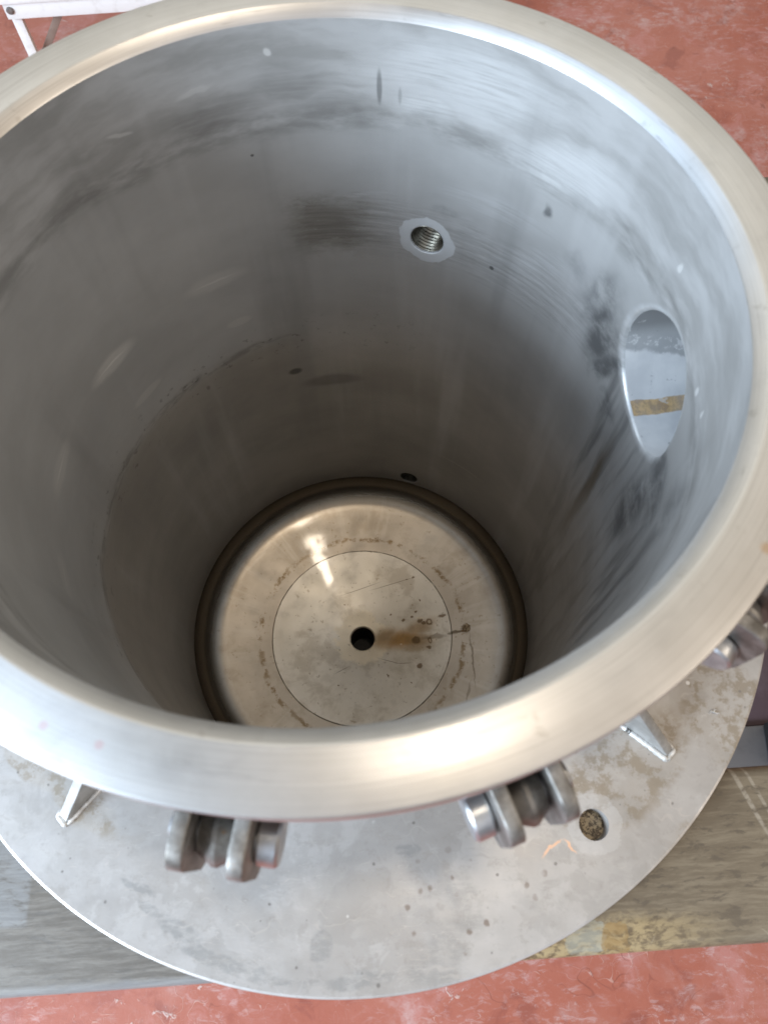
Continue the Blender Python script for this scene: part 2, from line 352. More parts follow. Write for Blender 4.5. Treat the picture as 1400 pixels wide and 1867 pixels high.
    col = s.mix(sc, col, (0.85, 0.58, 0.42))
    wavy = s.warp(P, 24, 0.05)
    scr = s.step(s.noise(s.scl(wavy, (1, 9, 1)), 40, 2, 0.5), 0.66, 0.70)
    col = s.mix(s.mul(scr, 0.25), col, (0.66, 0.62, 0.58))
    fsc = s.step(s.math('ABSOLUTE', s.sub(s.noise(s.scl(s.warp(P, 9, 0.02), (1, 6, 1)), 42, 2, 0.5), 0.5)), 0.006, 0.001)
    fsc = s.mul(fsc, s.step(s.noise(P, 24, 3, 0.6), 0.50, 0.62)); col = s.mix(s.mul(fsc, 0.4), col, (0.72, 0.69, 0.66))
    smr = s.noise(s.scl(s.warp(P, 18, 0.02), (1, 2.5, 1), (5, 2, 0)), 30, 6, 0.7)
    col = s.mix(s.mul(s.step(smr, 0.55, 0.66), 0.30), col, (0.34, 0.315, 0.285))
    rough = s.add(0.40, s.mul(s.sub(med, 0.5), 0.25)); rough = s.add(rough, s.mul(st, 0.12)); rough = s.add(rough, s.mul(s.sub(smr, 0.5), 0.3))
    n = s.bump(s.add(s.mul(fine, 0.25), s.mul(med, 0.8)), 0.0008, 0.25)
    return s.fin(s.mix(1.0, col, (0.80, 0.775, 0.755), 'MULTIPLY'), rough, 0.52, n)

def mat_dish():
    s = NT('stained_bottom_steel'); P = s.coord('Object'); X = s.sep(P)
    rad = s.math('SQRT', s.add(s.mul(X[0], X[0]), s.mul(X[1], X[1])))
    big = s.noise(P, 14, 5, 0.6); med = s.noise(P, 50, 5, 0.62)
    wv = s.warp(P, 30, 0.014); w2 = s.warp(P, 80, 0.008)
    rw = s.add(rad, s.mul(s.sub(s.noise(P, 40, 4, 0.6), 0.5), 0.012))
    disc = s.step(s.add(rad, s.mul(s.sub(s.noise(P, 150, 4, 0.7), 0.5), 0.0016)), 0.0981, 0.0977)
    ca = s.mix(s.step(big, 0.3, 0.7), (0.43, 0.37, 0.30), (0.55, 0.485, 0.405))
    cd = s.mix(s.step(big, 0.3, 0.7), (0.57, 0.52, 0.44), (0.67, 0.62, 0.54))
    col = s.mix(disc, ca, cd)
    col = s.mix(s.mul(s.step(med, 0.52, 0.72), 0.3), col, (0.36, 0.32, 0.27))
    # turned rings
    rings = s.noise(s.comb(0.0, 0.0, s.mul(rw, 90)), 1.0, 3, 0.6)
    col = s.mix(s.mul(s.step(rings, 0.52, 0.60), 0.22), col, (0.66, 0.61, 0.55))
    # brown ring of deposits
    dz = s.mul(s.band(rw, 0.1075, 0.1105, 0.1120, 0.1150), s.step(s.noise(P, 75, 5, 0.75), 0.46, 0.58))
    col = s.mix(s.mul(dz, 0.85), col, (0.20, 0.125, 0.045))
    dark_ring = s.mul(s.band(rad, 0.0968, 0.0974, 0.0980, 0.0988), s.step(s.noise(P, 60, 3, 0.6), 0.36, 0.52))
    col = s.mix(s.mul(dark_ring, 0.55), col, (0.14, 0.115, 0.08))
    seam = s.mul(s.step(rad, 0.17265, 0.1731), s.step(s.noise(P, 40, 3, 0.6), 0.30, 0.50))
    col = s.mix(s.mul(seam, 0.6), col, (0.05, 0.042, 0.03))
    cloud = s.noise(s.warp(P, 20, 0.03), 26, 6, 0.65)
    col = s.mix(s.mul(s.step(cloud, 0.50, 0.64), 0.45), col, (0.34, 0.28, 0.205))
    rays = s.noise(s.comb(s.mul(s.math('COSINE', s.math('ARCTAN2', X[1], X[0])), 9), s.mul(s.math('SINE', s.math('ARCTAN2', X[1], X[0])), 9), s.mul(rad, 6)), 1.0, 3, 0.6)
    col = s.mix(s.mul(s.mul(s.step(rays, 0.50, 0.66), s.step(rad, 0.10, 0.125)), 0.35), col, (0.62, 0.57, 0.50))
    # pale scale round the drain, rust run to the right of it
    ang = s.math('ARCTAN2', X[1], X[0])
    star = s.noise(s.comb(s.mul(s.math('COSINE', ang), 2.2), s.mul(s.math('SINE', ang), 2.2), s.mul(rad, 60)), 1.0, 4, 0.7)
    halo = s.step(s.sub(rad, s.mul(s.add(star, s.mul(med, 0.4)), 0.030)), 0.012, 0.004)
    col = s.mix(s.mul(halo, 0.8), col, (0.82, 0.73, 0.58))
    run = s.blobs(wv, [((0.046, -0.0035), (0.040, 0.016), 0.03), ((0.026, 0.000), (0.020, 0.015), 0.3, .8), ((0.060, 0.009), (0.028, 0.012), 0.4, .7), ((0.050, -0.012), (0.030, 0.008), 0.0, .6)], lo=1.1, hi=0.2)
    col = s.mix(s.mul(run, 0.9), col, s.mix(s.step(cloud, 0.4, 0.6), (0.40, 0.215, 0.05), (0.27, 0.155, 0.04)))
    tail = s.blobs(w2, [((0.104, 0.001), (0.014, 0.0022), 0.1), ((0.079, -0.002), (0.016, 0.0035), 0.05, .6), ((0.118, -0.030), (0.0012, 0.034), 0.05, .7), ((0.112, -0.065), (0.0014, 0.015), -0.3, .5)], lo=1.1, hi=0.4)
    col = s.mix(s.mul(tail, 0.85), col, (0.10, 0.065, 0.03))
    w3 = s.warp(P, 160, 0.005)
    spots = s.blobs(w3, [((0.0589, -0.005), (0.0052, 0.0046)), ((0.0743, 0.0146), (0.0042, 0.004)), ((0.0881, 0.0205), (0.0055, 0.0022), 0.2), ((0.0638, 0.0172), (0.003, 0.003)), ((0.068, 0.014), (0.003, 0.0026)),
                         ((0.055, 0.022), (0.002, 0.002)), ((0.046, 0.018), (0.0025, 0.0022)), ((0.060, 0.027), (0.0016, 0.0016)), ((0.0645, 0.040), (0.0012, 0.0016)), ((0.062, -0.034), (0.0035, 0.003)),
                         ((0.074, -0.006), (0.003, 0.004)), ((0.0725, -0.014), (0.003, 0.002)), ((0.058, 0.066), (0.002, 0.0012)), ((0.050, 0.064), (0.0015, 0.001)), ((0.113, 0.0045), (0.0055, 0.0055)), ((-0.025, -0.053), (0.001, 0.0012)), ((0.028, -0.043), (0.0008, 0.003), 0.4), ((0.053, -0.052), (0.001, 0.001)), ((-0.02, 0.038), (0.0008, 0.0008)), ((0.032, 0.026), (0.001, 0.001))], lo=1.15, hi=0.6)
    col = s.mix(s.mul(spots, 0.85), col, (0.13, 0.075, 0.03))
    pale = s.blobs(w3, [((0.0745, 0.0150), (0.002, 0.0018)), ((0.064, 0.020), (0.0045, 0.0014)), ((0.074, -0.0065), (0.0014, 0.002)), ((0.0415, -0.008), (0.0018, 0.0018)), ((0.1135, 0.005), (0.003, 0.003))], lo=1.1, hi=0.5)
    col = s.mix(s.mul(pale, 0.6), col, (0.66, 0.56, 0.42))
    # hair scratches
    sc = s.blobs(P, [((-0.002, 0.055), (0.026, 0.0005), 0.32), ((0.035, 0.060), (0.03, 0.0005), 0.25), ((-0.022, -0.036), (0.010, 0.0005), 0.5), ((0.030, -0.027), (0.014, 0.0005), -0.3), ((0.045, -0.030), (0.010, 0.0005), 0.0)], lo=1.2, hi=0.4)
    col = s.mix(s.mul(sc, 0.7), col, (0.16, 0.13, 0.10))
    peb = s.mul(s.step(s.noise(P, 190, 3, 0.6), 0.63, 0.70), 0.5)
    col = s.mix(peb, col, (0.26, 0.20, 0.13))
    rough = s.add(0.43, s.mul(s.sub(med, 0.5), 0.2)); rough = s.add(rough, s.mul(run, 0.2)); rough = s.add(rough, s.mul(halo, 0.12))
    n = s.bump(s.add(s.mul(med, 0.5), s.mul(s.noise(P, 320, 2, 0.5), 0.2)), 0.0005, 0.16)
    s.put(s.b.inputs['Coat Roughness'], s.add(0.03, s.mul(med, 0.05)))
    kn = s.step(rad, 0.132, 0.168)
    col = s.mix(s.mul(kn, 0.85), col, (0.20, 0.17, 0.135))  # knuckle darkened in colour for the dark wall mirrored there
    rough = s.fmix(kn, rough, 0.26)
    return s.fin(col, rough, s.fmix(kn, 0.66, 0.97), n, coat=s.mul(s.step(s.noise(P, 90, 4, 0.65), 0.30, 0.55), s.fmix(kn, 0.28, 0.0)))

def mat_steel(name, c0, c1, rough=0.38, metal=0.9, scale=60, rust=0.0):
    s = NT(name); P = s.coord('Object')
    a = s.noise(P, scale, 4, 0.6); b = s.noise(P, scale * 3.3, 3, 0.6)
    col = s.mix(s.step(a, 0.32, 0.68), c0, c1)
    if rust:
        rm = s.step(s.noise(P, scale * 1.2, 5, 0.7), 0.70 - rust, 0.80 - rust)
        col = s.mix(s.mul(rm, 0.8), col, (0.26, 0.14, 0.06))
    r = s.add(rough, s.mul(s.sub(b, 0.5), 0.2))
    return s.fin(col, r, metal, s.bump(b, 0.0004, 0.25))

def mat_nozzle():
    s = NT('nozzle_bore_steel'); P = s.coord('UV'); X = s.sep(P)      # u = round the pipe, v = depth into it
    wv = s.warp(P, 60, 0.004); a = s.noise(P, 40, 4, 0.6)
    col = s.mix(s.step(a, 0.3, 0.7), (0.66, 0.665, 0.675), (0.80, 0.80, 0.80))
    wu = s.sep(wv)[0]
    rust = s.band(wu, NZ_R * R(-84) - 0.0008, NZ_R * R(-84), NZ_R * R(-71), NZ_R * R(-71) + 0.0008)
    col = s.mix(s.mul(rust, s.step(a, 0.25, 0.6, 0.55, 0.9)), col, s.mix(s.step(s.noise(P, 160, 4, 0.7), 0.38, 0.62), (0.36, 0.20, 0.06), (0.66, 0.43, 0.18)))
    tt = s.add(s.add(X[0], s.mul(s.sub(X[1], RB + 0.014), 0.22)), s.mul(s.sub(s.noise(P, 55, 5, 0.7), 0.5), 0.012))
    upper = s.step(tt, NZ_R * R(-31), NZ_R * R(-27))          # shade on the pipe's upper half painted grey, with a crusty edge
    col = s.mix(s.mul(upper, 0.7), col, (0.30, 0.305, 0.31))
    col = s.mix(s.mul(s.step(X[0], NZ_R * R(-16), NZ_R * R(6)), 0.6), col, (0.13, 0.13, 0.13))  # deeper painted shade towards the top of the pipe
    sm = s.mul(s.band(tt, NZ_R * R(-26), NZ_R * R(-22), NZ_R * R(-17), NZ_R * R(-13)), s.step(s.noise(P, 230, 4, 0.7), 0.50, 0.62))
    col = s.mix(s.mul(sm, 0.6), col, (0.80, 0.80, 0.79))
    sc = s.step(s.noise(s.warp(P, 60, 0.03), 90, 1, 0.5), 0.70, 0.73)
    col = s.mix(s.mul(sc, 0.5), col, (0.78, 0.78, 0.78))
    pit = s.step(s.noise(P, 120, 3, 0.6), 0.64, 0.70)
    col = s.mix(s.mul(pit, 0.45), col, (0.25, 0.25, 0.26))
    return s.fin(col, s.add(0.40, s.mul(s.sub(a, 0.5), 0.2)), 0.25, s.bump(a, 0.0006, 0.3))

def mat_floor():
    s = NT('red_floor_paint'); P = s.coord('Object')
    wv = s.warp(P, 5, 0.25)
    big = s.noise(P, 2.1, 5, 0.62); med = s.noise(wv, 11, 6, 0.65); fine = s.noise(P, 85, 4, 0.65)
    col = s.mix(s.step(big, 0.32, 0.68), (0.31, 0.083, 0.049), (0.37, 0.130, 0.090))
    col = s.mix(s.mul(s.step(med, 0.50, 0.66), 0.55), col, (0.45, 0.205, 0.18))
    col = s.mix(s.mul(s.step(med, 0.44, 0.34), 0.5), col, (0.20, 0.052, 0.038))
    dust = s.mul(s.step(s.noise(P, 4.5, 5, 0.65), 0.5, 0.68), s.step(s.noise(P, 34, 5, 0.7), 0.42, 0.6))
    col = s.mix(s.mul(dust, 0.5), col, (0.50, 0.40, 0.385))
    scuff = s.step(s.noise(s.warp(s.scl(P, (1, 2.2, 1)), 16, 0.06), 46, 7, 0.74), 0.50, 0.64)
    scuff = s.mul(scuff, s.step(s.noise(P, 5.5, 4, 0.65), 0.40, 0.60))
    col = s.mix(s.mul(scuff, 0.5), col, (0.50, 0.36, 0.345))
    worn = s.mul(s.step(s.noise(s.scl(P, (1, 1, 1), (7, 3, 0)), 9, 7, 0.7), 0.55, 0.62), 0.4)
    col = s.mix(worn, col, (0.245, 0.062, 0.042))
    # hair-thin scuffs and scratches
    line = None
    for k, (sc, ax) in enumerate(((26, (1, 1, 1)), (17, (1, 2.6, 1)), (40, (2.2, 1, 1)), (60, (1, 1, 1)))):
        q = s.noise(s.warp(s.scl(P, ax, (k * 3.1, k * 1.7, 0)), sc * 0.3, 0.6 / sc), sc, 1.0, 0.4)
        l = s.step(s.math('ABSOLUTE', s.sub(q, 0.5)), 0.0055, 0.001)
        l = s.mul(l, s.step(s.noise(s.scl(P, (1, 1, 1), (k * 5.3, 9, 0)), 9 + 3 * k, 4, 0.65), 0.53, 0.62))
        line = l if line is None else s.mx(line, l)
    col = s.mix(s.mul(line, 0.32), col, (0.60, 0.43, 0.37))
    dark = s.mul(s.step(s.math('ABSOLUTE', s.sub(s.noise(s.warp(P, 7, 0.2), 13, 2, 0.5), 0.5)), 0.012, 0.004), s.step(s.noise(P, 7, 3, 0.6), 0.52, 0.62))
    col = s.mix(s.mul(dark, 0.5), col, (0.16, 0.045, 0.03))
    # crusty pale paint spots
    spat = s.mul(s.step(s.noise(s.warp(P, 30, 0.05), 42, 4, 0.6), 0.60, 0.66), s.step(s.noise(s.scl(P, (1, 1, 1), (4, 4, 0)), 4.2, 3, 0.6), 0.54, 0.62))
    col = s.mix(s.mul(spat, 0.65), col, (0.60, 0.50, 0.46))
    rough = s.add(0.55, s.mul(s.sub(med, 0.5), 0.4)); rough = s.add(rough, s.mul(spat, 0.2))
    n = s.bump(s.add(s.add(s.mul(med, 0.6), s.mul(fine, 0.25)), s.add(s.mul(spat, 0.9), s.mul(line, 0.4))), 0.004, 0.35)
    return s.fin(col, rough, 0.0, n, 0.35)

def mat_beam():
    s = NT('weathered_beam_surface'); P = s.coord('Object'); X = s.sep(P)
    wv = s.warp(P, 40, 0.01)
    g = s.noise(s.scl(s.warp(P, 25, 0.004), (1, 11, 11)), 34, 7, 0.74); g2 = s.noise(s.scl(wv, (1, 3.5, 3.5)), 70, 5, 0.7); big = s.noise(P, 12, 4, 0.6)
    col = s.mix(s.step(big, 0.3, 0.7), (0.090, 0.066, 0.042), (0.145, 0.113, 0.076))
    col = s.mix(s.mul(s.step(g, 0.44, 0.62), 0.75), col, (0.19, 0.152, 0.104))
    col = s.mix(s.mul(s.step(g2, 0.47, 0.36), 0.7), col, (0.075, 0.058, 0.042))
    crk = s.step(s.vor(s.scl(wv, (1, 2.6, 1)), 85, 'DISTANCE_TO_EDGE'), 0.045, 0.012)
    crk = s.mul(crk, s.step(s.noise(P, 16, 3, 0.6), 0.46, 0.58))
    col = s.mix(s.mul(crk, 0.08), col, (0.08, 0.062, 0.045))
    grit = s.blob(P, (0.1452, 0.0201), (0.017, 0.017), lo=1.0, hi=0.9)
    gn = s.noise(P, 520, 3, 0.7)
    col = s.mix(grit, col, s.mix(s.step(gn, 0.44, 0.58), (0.07, 0.042, 0.018), (0.42, 0.32, 0.19)))
    # bare yellow strip along the near edge (the beam's own -y side)
    ed = s.step(s.add(X[1], s.mul(s.sub(s.noise(P, 45, 4, 0.65), 0.5), 0.02)), -0.024, -0.036)
    ed = s.mul(ed, s.band(X[0], 0.06, 0.09, 0.15, 0.23))
    col = s.mix(s.mul(ed, 0.75), col, s.mix(s.step(s.noise(s.scl(wv, (1, 2.2, 1)), 130, 5, 0.7), 0.40, 0.56), (0.12, 0.08, 0.04), (0.37, 0.275, 0.14)))
    wv2 = s.warp(P, 55, 0.014)
    rg = s.mul(s.sub(s.noise(P, 120, 4, 0.65), 0.5), 1.3)
    gp = s.step(s.add(s.blob(wv2, (0.1335, -0.0375), (0.0125, 0.0105), lo=1.5, hi=0.2), rg), 0.40, 0.52); col = s.mix(s.mul(s.mul(gp, s.step(g2, 0.25, 0.6)), 0.65), col, (0.28, 0.275, 0.225))
    op = s.step(s.add(s.blob(wv2, (0.1500, -0.0385), (0.0085, 0.0105), lo=1.5, hi=0.2), rg), 0.42, 0.54); col = s.mix(s.mul(s.mul(op, s.step(g2, 0.25, 0.6)), 0.7), col, (0.24, 0.145, 0.05))
    lp = s.mul(s.step(X[0], -0.179, -0.1815), s.band(X[1], -0.0135, -0.0105, 0.03, 0.04)); col = s.mix(s.mul(s.mul(lp, s.step(g2, 0.30, 0.55)), 0.6), col, (0.36, 0.38, 0.40))
    edge_glint = s.mul(s.step(s.add(X[1], s.mul(s.sub(g2, 0.5), 0.004)), -0.0405, -0.0450), s.step(X[0], 0.06, -0.03)); col = s.mix(s.mul(edge_glint, 0.6), col, (0.44, 0.46, 0.49))  # highlight along the left rounded edge painted in pale
    sc = s.blobs(P, [((0.242, 0.030), (0.0016, 0.03), 0.33), ((0.250, 0.030), (0.0012, 0.03), 0.33)], lo=1.2, hi=0.5)
    col = s.mix(s.mul(s.mul(sc, s.step(g2, 0.36, 0.58)), 0.45), col, (0.42, 0.37, 0.30))
    thin = s.mul(s.step(s.math('ABSOLUTE', s.sub(s.noise(s.warp(P, 12, 0.06), 20, 1, 0.4), 0.5)), 0.006, 0.002), s.step(s.noise(P, 20, 3, 0.6), 0.54, 0.6))
    col = s.mix(s.mul(thin, 0.22), col, (0.40, 0.34, 0.25))
    lg = s.step(s.add(X[0], s.mul(s.sub(big, 0.5), 0.1)), 0.02, -0.10); col = s.mix(s.mul(lg, 0.6), col, s.mix(s.step(g, 0.35, 0.65), (0.095, 0.088, 0.08), (0.16, 0.155, 0.148)))  # left end greyed in colour for the cool light reflected there
    rough = s.add(0.42, s.mul(s.sub(g2, 0.5), 0.3))
    n = s.bump(s.sub(s.add(s.mul(g, 0.5), s.mul(g2, 0.6)), s.mul(crk, 0.03)), 0.0008, 0.35)
    return s.fin(col, rough, 0.0, n, 0.5)

def mat_paint(name, c, dirt, rough=0.45):
    s = NT(name); P = s.coord('Object'); a = s.noise(P, 30, 5, 0.65)
    col = s.mix(s.mul(s.step(a, 0.48, 0.70), 0.45), c, dirt)
    return s.fin(col, s.add(rough, s.mul(s.sub(a, 0.5), 0.2)), 0.0, s.bump(a, 0.0008, 0.2))

def mat_rust():
    s = NT('gritty_scale'); P = s.coord('Object'); a = s.noise(P, 420, 4, 0.7); b = s.noise(P, 60, 3, 0.6)
    col = s.mix(s.step(a, 0.36, 0.62), (0.12, 0.075, 0.035), (0.50, 0.40, 0.27))
    return s.fin(s.mix(s.mul(b, 0.3), col, (0.2, 0.12, 0.05)), 0.8, 0.0, s.bump(a, 0.0015, 0.6))

NZ_R, NZ_A, NZ_Z = 0.0392, 6.0, -0.1042        # nozzle: inner radius, angle (deg), height
M = {}
M['wall'] = mat_wall(); M['rim'] = mat_rim(); M['plate'] = mat_plate(); M['dish'] = mat_dish()
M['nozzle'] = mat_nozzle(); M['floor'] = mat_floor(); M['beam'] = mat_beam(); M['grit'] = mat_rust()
M['outer'] = mat_steel('outer_shell_steel', (0.40, 0.39, 0.38), (0.52, 0.51, 0.50), 0.42, 0.85, 25)
M['lug'] = mat_steel('cast_lug_steel', (0.13, 0.118, 0.104), (0.29, 0.275, 0.255), 0.50, 0.7, 130, 0.06)
M['pin'] = mat_steel('zinc_pin_steel', (0.38, 0.385, 0.40), (0.55, 0.56, 0.57), 0.36, 0.9, 120, 0.03)
M['weld'] = mat_steel('weld_metal', (0.42, 0.40, 0.37), (0.66, 0.65, 0.63), 0.5, 0.45, 160, 0.05)
M['gusset'] = mat_steel('gusset_steel', (0.32, 0.31, 0.295), (0.50, 0.49, 0.475), 0.50, 0.6, 60, 0.03)
M['thread'] = mat_steel('threaded_brass_grey', (0.10, 0.09, 0.072), (0.29, 0.27, 0.22), 0.34, 0.9, 120)
M['dark'] = mat_steel('dark_drain', (0.012, 0.011, 0.010), (0.03, 0.028, 0.025), 0.7, 0.2, 60)
M['white'] = mat_paint('white_bench_paint', (0.78, 0.77, 0.74), (0.55, 0.52, 0.47))
M['brown'] = mat_paint('brown_brace_paint', (0.27, 0.20, 0.16), (0.16, 0.11, 0.08))
M['bargrey'] = mat_paint('dark_grey_bar_paint', (0.135, 0.13, 0.135), (0.07, 0.066, 0.066), 0.5)
M['black'] = mat_paint('black_rubber', (0.018, 0.018, 0.018), (0.04, 0.038, 0.035), 0.6)
M['shade_plum'] = mat_paint('shaded_floor_plum', (0.075, 0.045, 0.055), (0.14, 0.10, 0.115), 0.55)  # dark colour stands in for red floor in shade
M['chip'] = mat_steel('bright_shaving', (0.75, 0.73, 0.70), (0.9, 0.88, 0.85), 0.3, 0.9, 300)

# ------------------------------------------------------------------ mesh helpers
def obj(name, bm, mat, parent=None, smooth=True, sharp=35):
    me = bpy.data.meshes.new(name); bm.to_mesh(me); bm.free()
    me.materials.append(mat)
    if smooth:
        me.polygons.foreach_set('use_smooth', [True] * len(me.polygons))
        try: me.set_sharp_from_angle(angle=R(sharp))
        except Exception: pass
    o = bpy.data.objects.new(name, me); COL.objects.link(o)
    if parent is not None: o.parent = parent
    return o
def thing(name, loc, label, cat, group=None, rz=0.0):
    o = bpy.data.objects.new(name, None); COL.objects.link(o); o.location = loc; o.rotation_euler = (0, 0, rz)
    o.empty_display_size = 0.05
    o['label'] = label; o['category'] = cat
    if group: o['group'] = group
    return o
def tag(o, label, cat, group=None):
    o['label'] = label; o['category'] = cat
    if group: o['group'] = group
    return o
def lathe(bm, prof, n=256, xf=None, close=False):
    rings = []
    for r, z in prof:
        rings.append([bm.verts.new((r * math.cos(2 * PI * i / n), r * math.sin(2 * PI * i / n), z)) for i in range(n)])
    for a, b in zip(rings[:-1], rings[1:]):
        for i in range(n):
            j = (i + 1) % n; bm.faces.new((a[i], a[j], b[j], b[i]))
    if close: bm.faces.new(rings[-1])
    if xf is not None: bmesh.ops.transform(bm, matrix=xf, verts=[v for r in rings for v in r])
    return rings
def box(bm, c, d, rz=0.0, bev=0.0, seg=2):
    r = bmesh.ops.create_cube(bm, size=1.0)
    v = r['verts']
    bmesh.ops.scale(bm, vec=d, verts=v)
    if bev:
        es = list({e for x in v for e in x.link_edges})
        q = bmesh.ops.bevel(bm, geom=es, offset=bev, segments=seg, affect='EDGES', profile=0.5)
        v = list({x for f in q['faces'] for x in f.verts} | {x for x in v if x.is_valid})
    bmesh.ops.rotate(bm, cent=(0, 0, 0), matrix=Matrix.Rotation(rz, 3, 'Z'), verts=v)
    bmesh.ops.translate(bm, vec=c, verts=v)
    return v
def prism(bm, pts, t, xf=None, bev=0.0):            # outline in x/z, thickness along y
    a = [bm.verts.new((x, -t / 2, z)) for x, z in pts]; b = [bm.verts.new((x, t / 2, z)) for x, z in pts]
    n = len(pts); fs = [bm.faces.new(a), bm.faces.new(b[::-1])]
    for i in range(n):
        j = (i + 1) % n; fs.append(bm.faces.new((a[j], a[i], b[i], b[j])))
    vs = a + b
    if bev:
        es = [e for e in {e for v in vs for e in v.link_edges} if abs(e.verts[0].co.y - e.verts[1].co.y) < 1e-6]
        q = bmesh.ops.bevel(bm, geom=es, offset=bev, segments=2, affect='EDGES', profile=0.5)
        vs = [v for v in bm.verts if v.is_valid]
    bmesh.ops.recalc_face_normals(bm, faces=bm.faces[:])
    if xf is not None: bmesh.ops.transform(bm, matrix=xf, verts=vs)
def tube(bm, pts, rad, n=8, jit=0.0):
    rings = []
    for k, p in enumerate(pts):
        p = Vector(p); t = (Vector(pts[min(k + 1, len(pts) - 1)]) - Vector(pts[max(k - 1, 0)])).normalized()
        a = t.orthogonal().normalized(); b = t.cross(a)
        rr = rad * (1 + random.uniform(-jit, jit)); rr *= 0.55 if k in (0, len(pts) - 1) else 1
        rings.append([bm.verts.new(p + rr * (math.cos(2 * PI * i / n) * a + math.sin(2 * PI * i / n) * b)) for i in range(n)])
    for a, b in zip(rings[:-1], rings[1:]):
        for i in range(n):
            j = (i + 1) % n; bm.faces.new((a[i], a[j], b[j], b[i]))
    bm.faces.new(rings[0][::-1]); bm.faces.new(rings[-1])

def grid_holes(bm, us, vs, pos, holes, su, sv, flip=False, layer=None):
    """wrapped grid over (u, v) with round holes; hole = (uc, vc, half_u, half_v, ring(psi)->(u, v)); returns each hole's rim loop"""
    nu, nv = len(us), len(vs); V = {}; UVm = {}
    def vert(u, v):
        x = bm.verts.new(pos(u, v)); UVm[x] = (u, v); return x
    boxes = []
    for uc, vc, hu, hv, ring in holes:
        i0 = max(i for i in range(nu) if us[i] <= uc - hu); i1 = min(i for i in range(nu) if us[i] >= uc + hu)
        j0 = max(j for j in range(nv) if vs[j] <= vc - hv); j1 = min(j for j in range(nv) if vs[j] >= vc + hv)
        boxes.append((i0, i1, j0, j1))
    for i in range(nu):
        for j in range(nv):
            if any(b[0] < i < b[1] and b[2] < j < b[3] for b in boxes): continue
            V[i, j] = vert(us[i], vs[j])
    def face(q):
        if flip: q = q[::-1]
        f = bm.faces.new(q)
        return f
    span = 2 * PI
    def setuv(f, wrap):
        if layer is None: return
        for l in f.loops:
            u, v = UVm[l.vert]
            if wrap and u < us[0] + span / 2: u += span
            l[layer].uv = (u * su, v * sv)
    for i in range(nu):
        i2 = (i + 1) % nu
        for j in range(nv - 1):
            if any(b[0] <= i < b[1] and b[2] <= j < b[3] for b in boxes): continue
            setuv(face([V[i, j], V[i2, j], V[i2, j + 1], V[i, j + 1]]), i2 == 0)
    loops = []
    for (uc, vc, hu, hv, ring), (i0, i1, j0, j1) in zip(holes, boxes):
        bl = [(i, j0) for i in range(i0, i1)] + [(i1, j) for j in range(j0, j1)] + [(i, j1) for i in range(i1, i0, -1)] + [(i0, j) for j in range(j1, j0, -1)]
        outer = [V[k] for k in bl]
        psis = [math.atan2((vs[j] - vc) * sv, (us[i] - uc) * su) for i, j in bl]
        prev = outer; K = 4; n = len(bl)
        for k in range(1, K + 1):
            f = k / K; f = 1 - (1 - f) ** 1.3; cur = []
            for (i, j), ps in zip(bl, psis):
                ru, rv = ring(ps); cur.append(vert(us[i] * (1 - f) + ru * f, vs[j] * (1 - f) + rv * f))
            for a in range(n):
                b = (a + 1) % n; setuv(face([prev[a], prev[b], cur[b], cur[a]]), False)
            prev = cur
        loops.append((prev, psis))
    return loops

def hole_on_cyl(deg, zc, rho, Rc):
    ph = R(deg)
    while ph < -PI / 2: ph += 2 * PI
    def ring(ps): return (ph + math.asin(rho * math.cos(ps) / Rc), zc + rho * math.sin(ps))
    return (ph, zc, rho * 1.35 / Rc, rho * 1.35, ring)
def axis_xf(deg, zc, s=0.0):                     # local x = outward along the radius, y = tangent
    ph = R(deg)
    return Matrix.Translation((s * math.cos(ph), s * math.sin(ph), zc)) @ Matrix.Rotation(ph, 4, 'Z')

# ================================================================== large structure
bm = bmesh.new()
bmesh.ops.create_grid(bm, x_segments=4, y_segments=4, size=4.0)
fl = obj('floor', bm, M['floor'], None, False); fl.location = (0, 0, -0.95); fl['kind'] = 'structure'

# ------------------------------------------------------------------ support frame
BA = 0.0512
frame = thing('support_frame', (0, 0, -0.95), 'worn grey brown beams laid level under the round steel plate', 'frame')
def beam(xc, yc, length, name='beam'):
    bm = bmesh.new(); box(bm, (0, 0, 0), (length, 0.0935, 0.060), 0, 0.006, 3)
    o = obj(name, bm, M['beam'], frame); o.location = (xc, yc, -0.2406 - 0.030 + 0.95); o.rotation_euler = (0, 0, BA); return o
beam(0.0, -0.2265, 2.1); beam(0.0, 0.2605, 2.1)
for x, y in ((-0.97, -0.276), (0.97, -0.177), (-0.97, 0.211), (0.97, 0.310)):
    bm = bmesh.new(); box(bm, (0, 0, 0), (0.06, 0.06, 0.649), 0, 0.004); o = obj('leg', bm, M['bargrey'], frame)
    o.location = (x, y, 0.325); o.rotation_euler = (0, 0, BA)
bm = bmesh.new(); box(bm, (0, 0, 0), (1.86, 0.112, 0.04), 0, 0.003); o = obj('stretcher', bm, M['bargrey'], frame)
o.location = (0.0, -0.1845, 0.43); o.rotation_euler = (0, 0, BA)

bm = bmesh.new(); box(bm, (0, 0, 0), (0.62, 0.34, 0.012), 0, 0.001); o = obj('floor_shade_panel', bm, M['shade_plum'], frame)  # added dark sheet in place of the shaded floor between the beams
o.location = (0.635, 0.075, 0.436); o.rotation_euler = (0, 0, BA)

# ------------------------------------------------------------------ the vessel
ves = thing('steel_vessel', (0, 0, -0.60), 'open round stainless steel vessel with thick rim and round mounting plate', 'vessel')
OFF = 0.60                                        # children are placed relative to the empty
def vp(o): o.location = (0, 0, OFF); return o
RO = 0.1795                                       # outer radius of the shell
Z_BEV, Z_EDGE, SLOPE = -0.0042, -0.53472, 0.20
PORT = (70.8, -0.1466, 0.0113); LOW = (71.9, -0.5056, 0.0098)

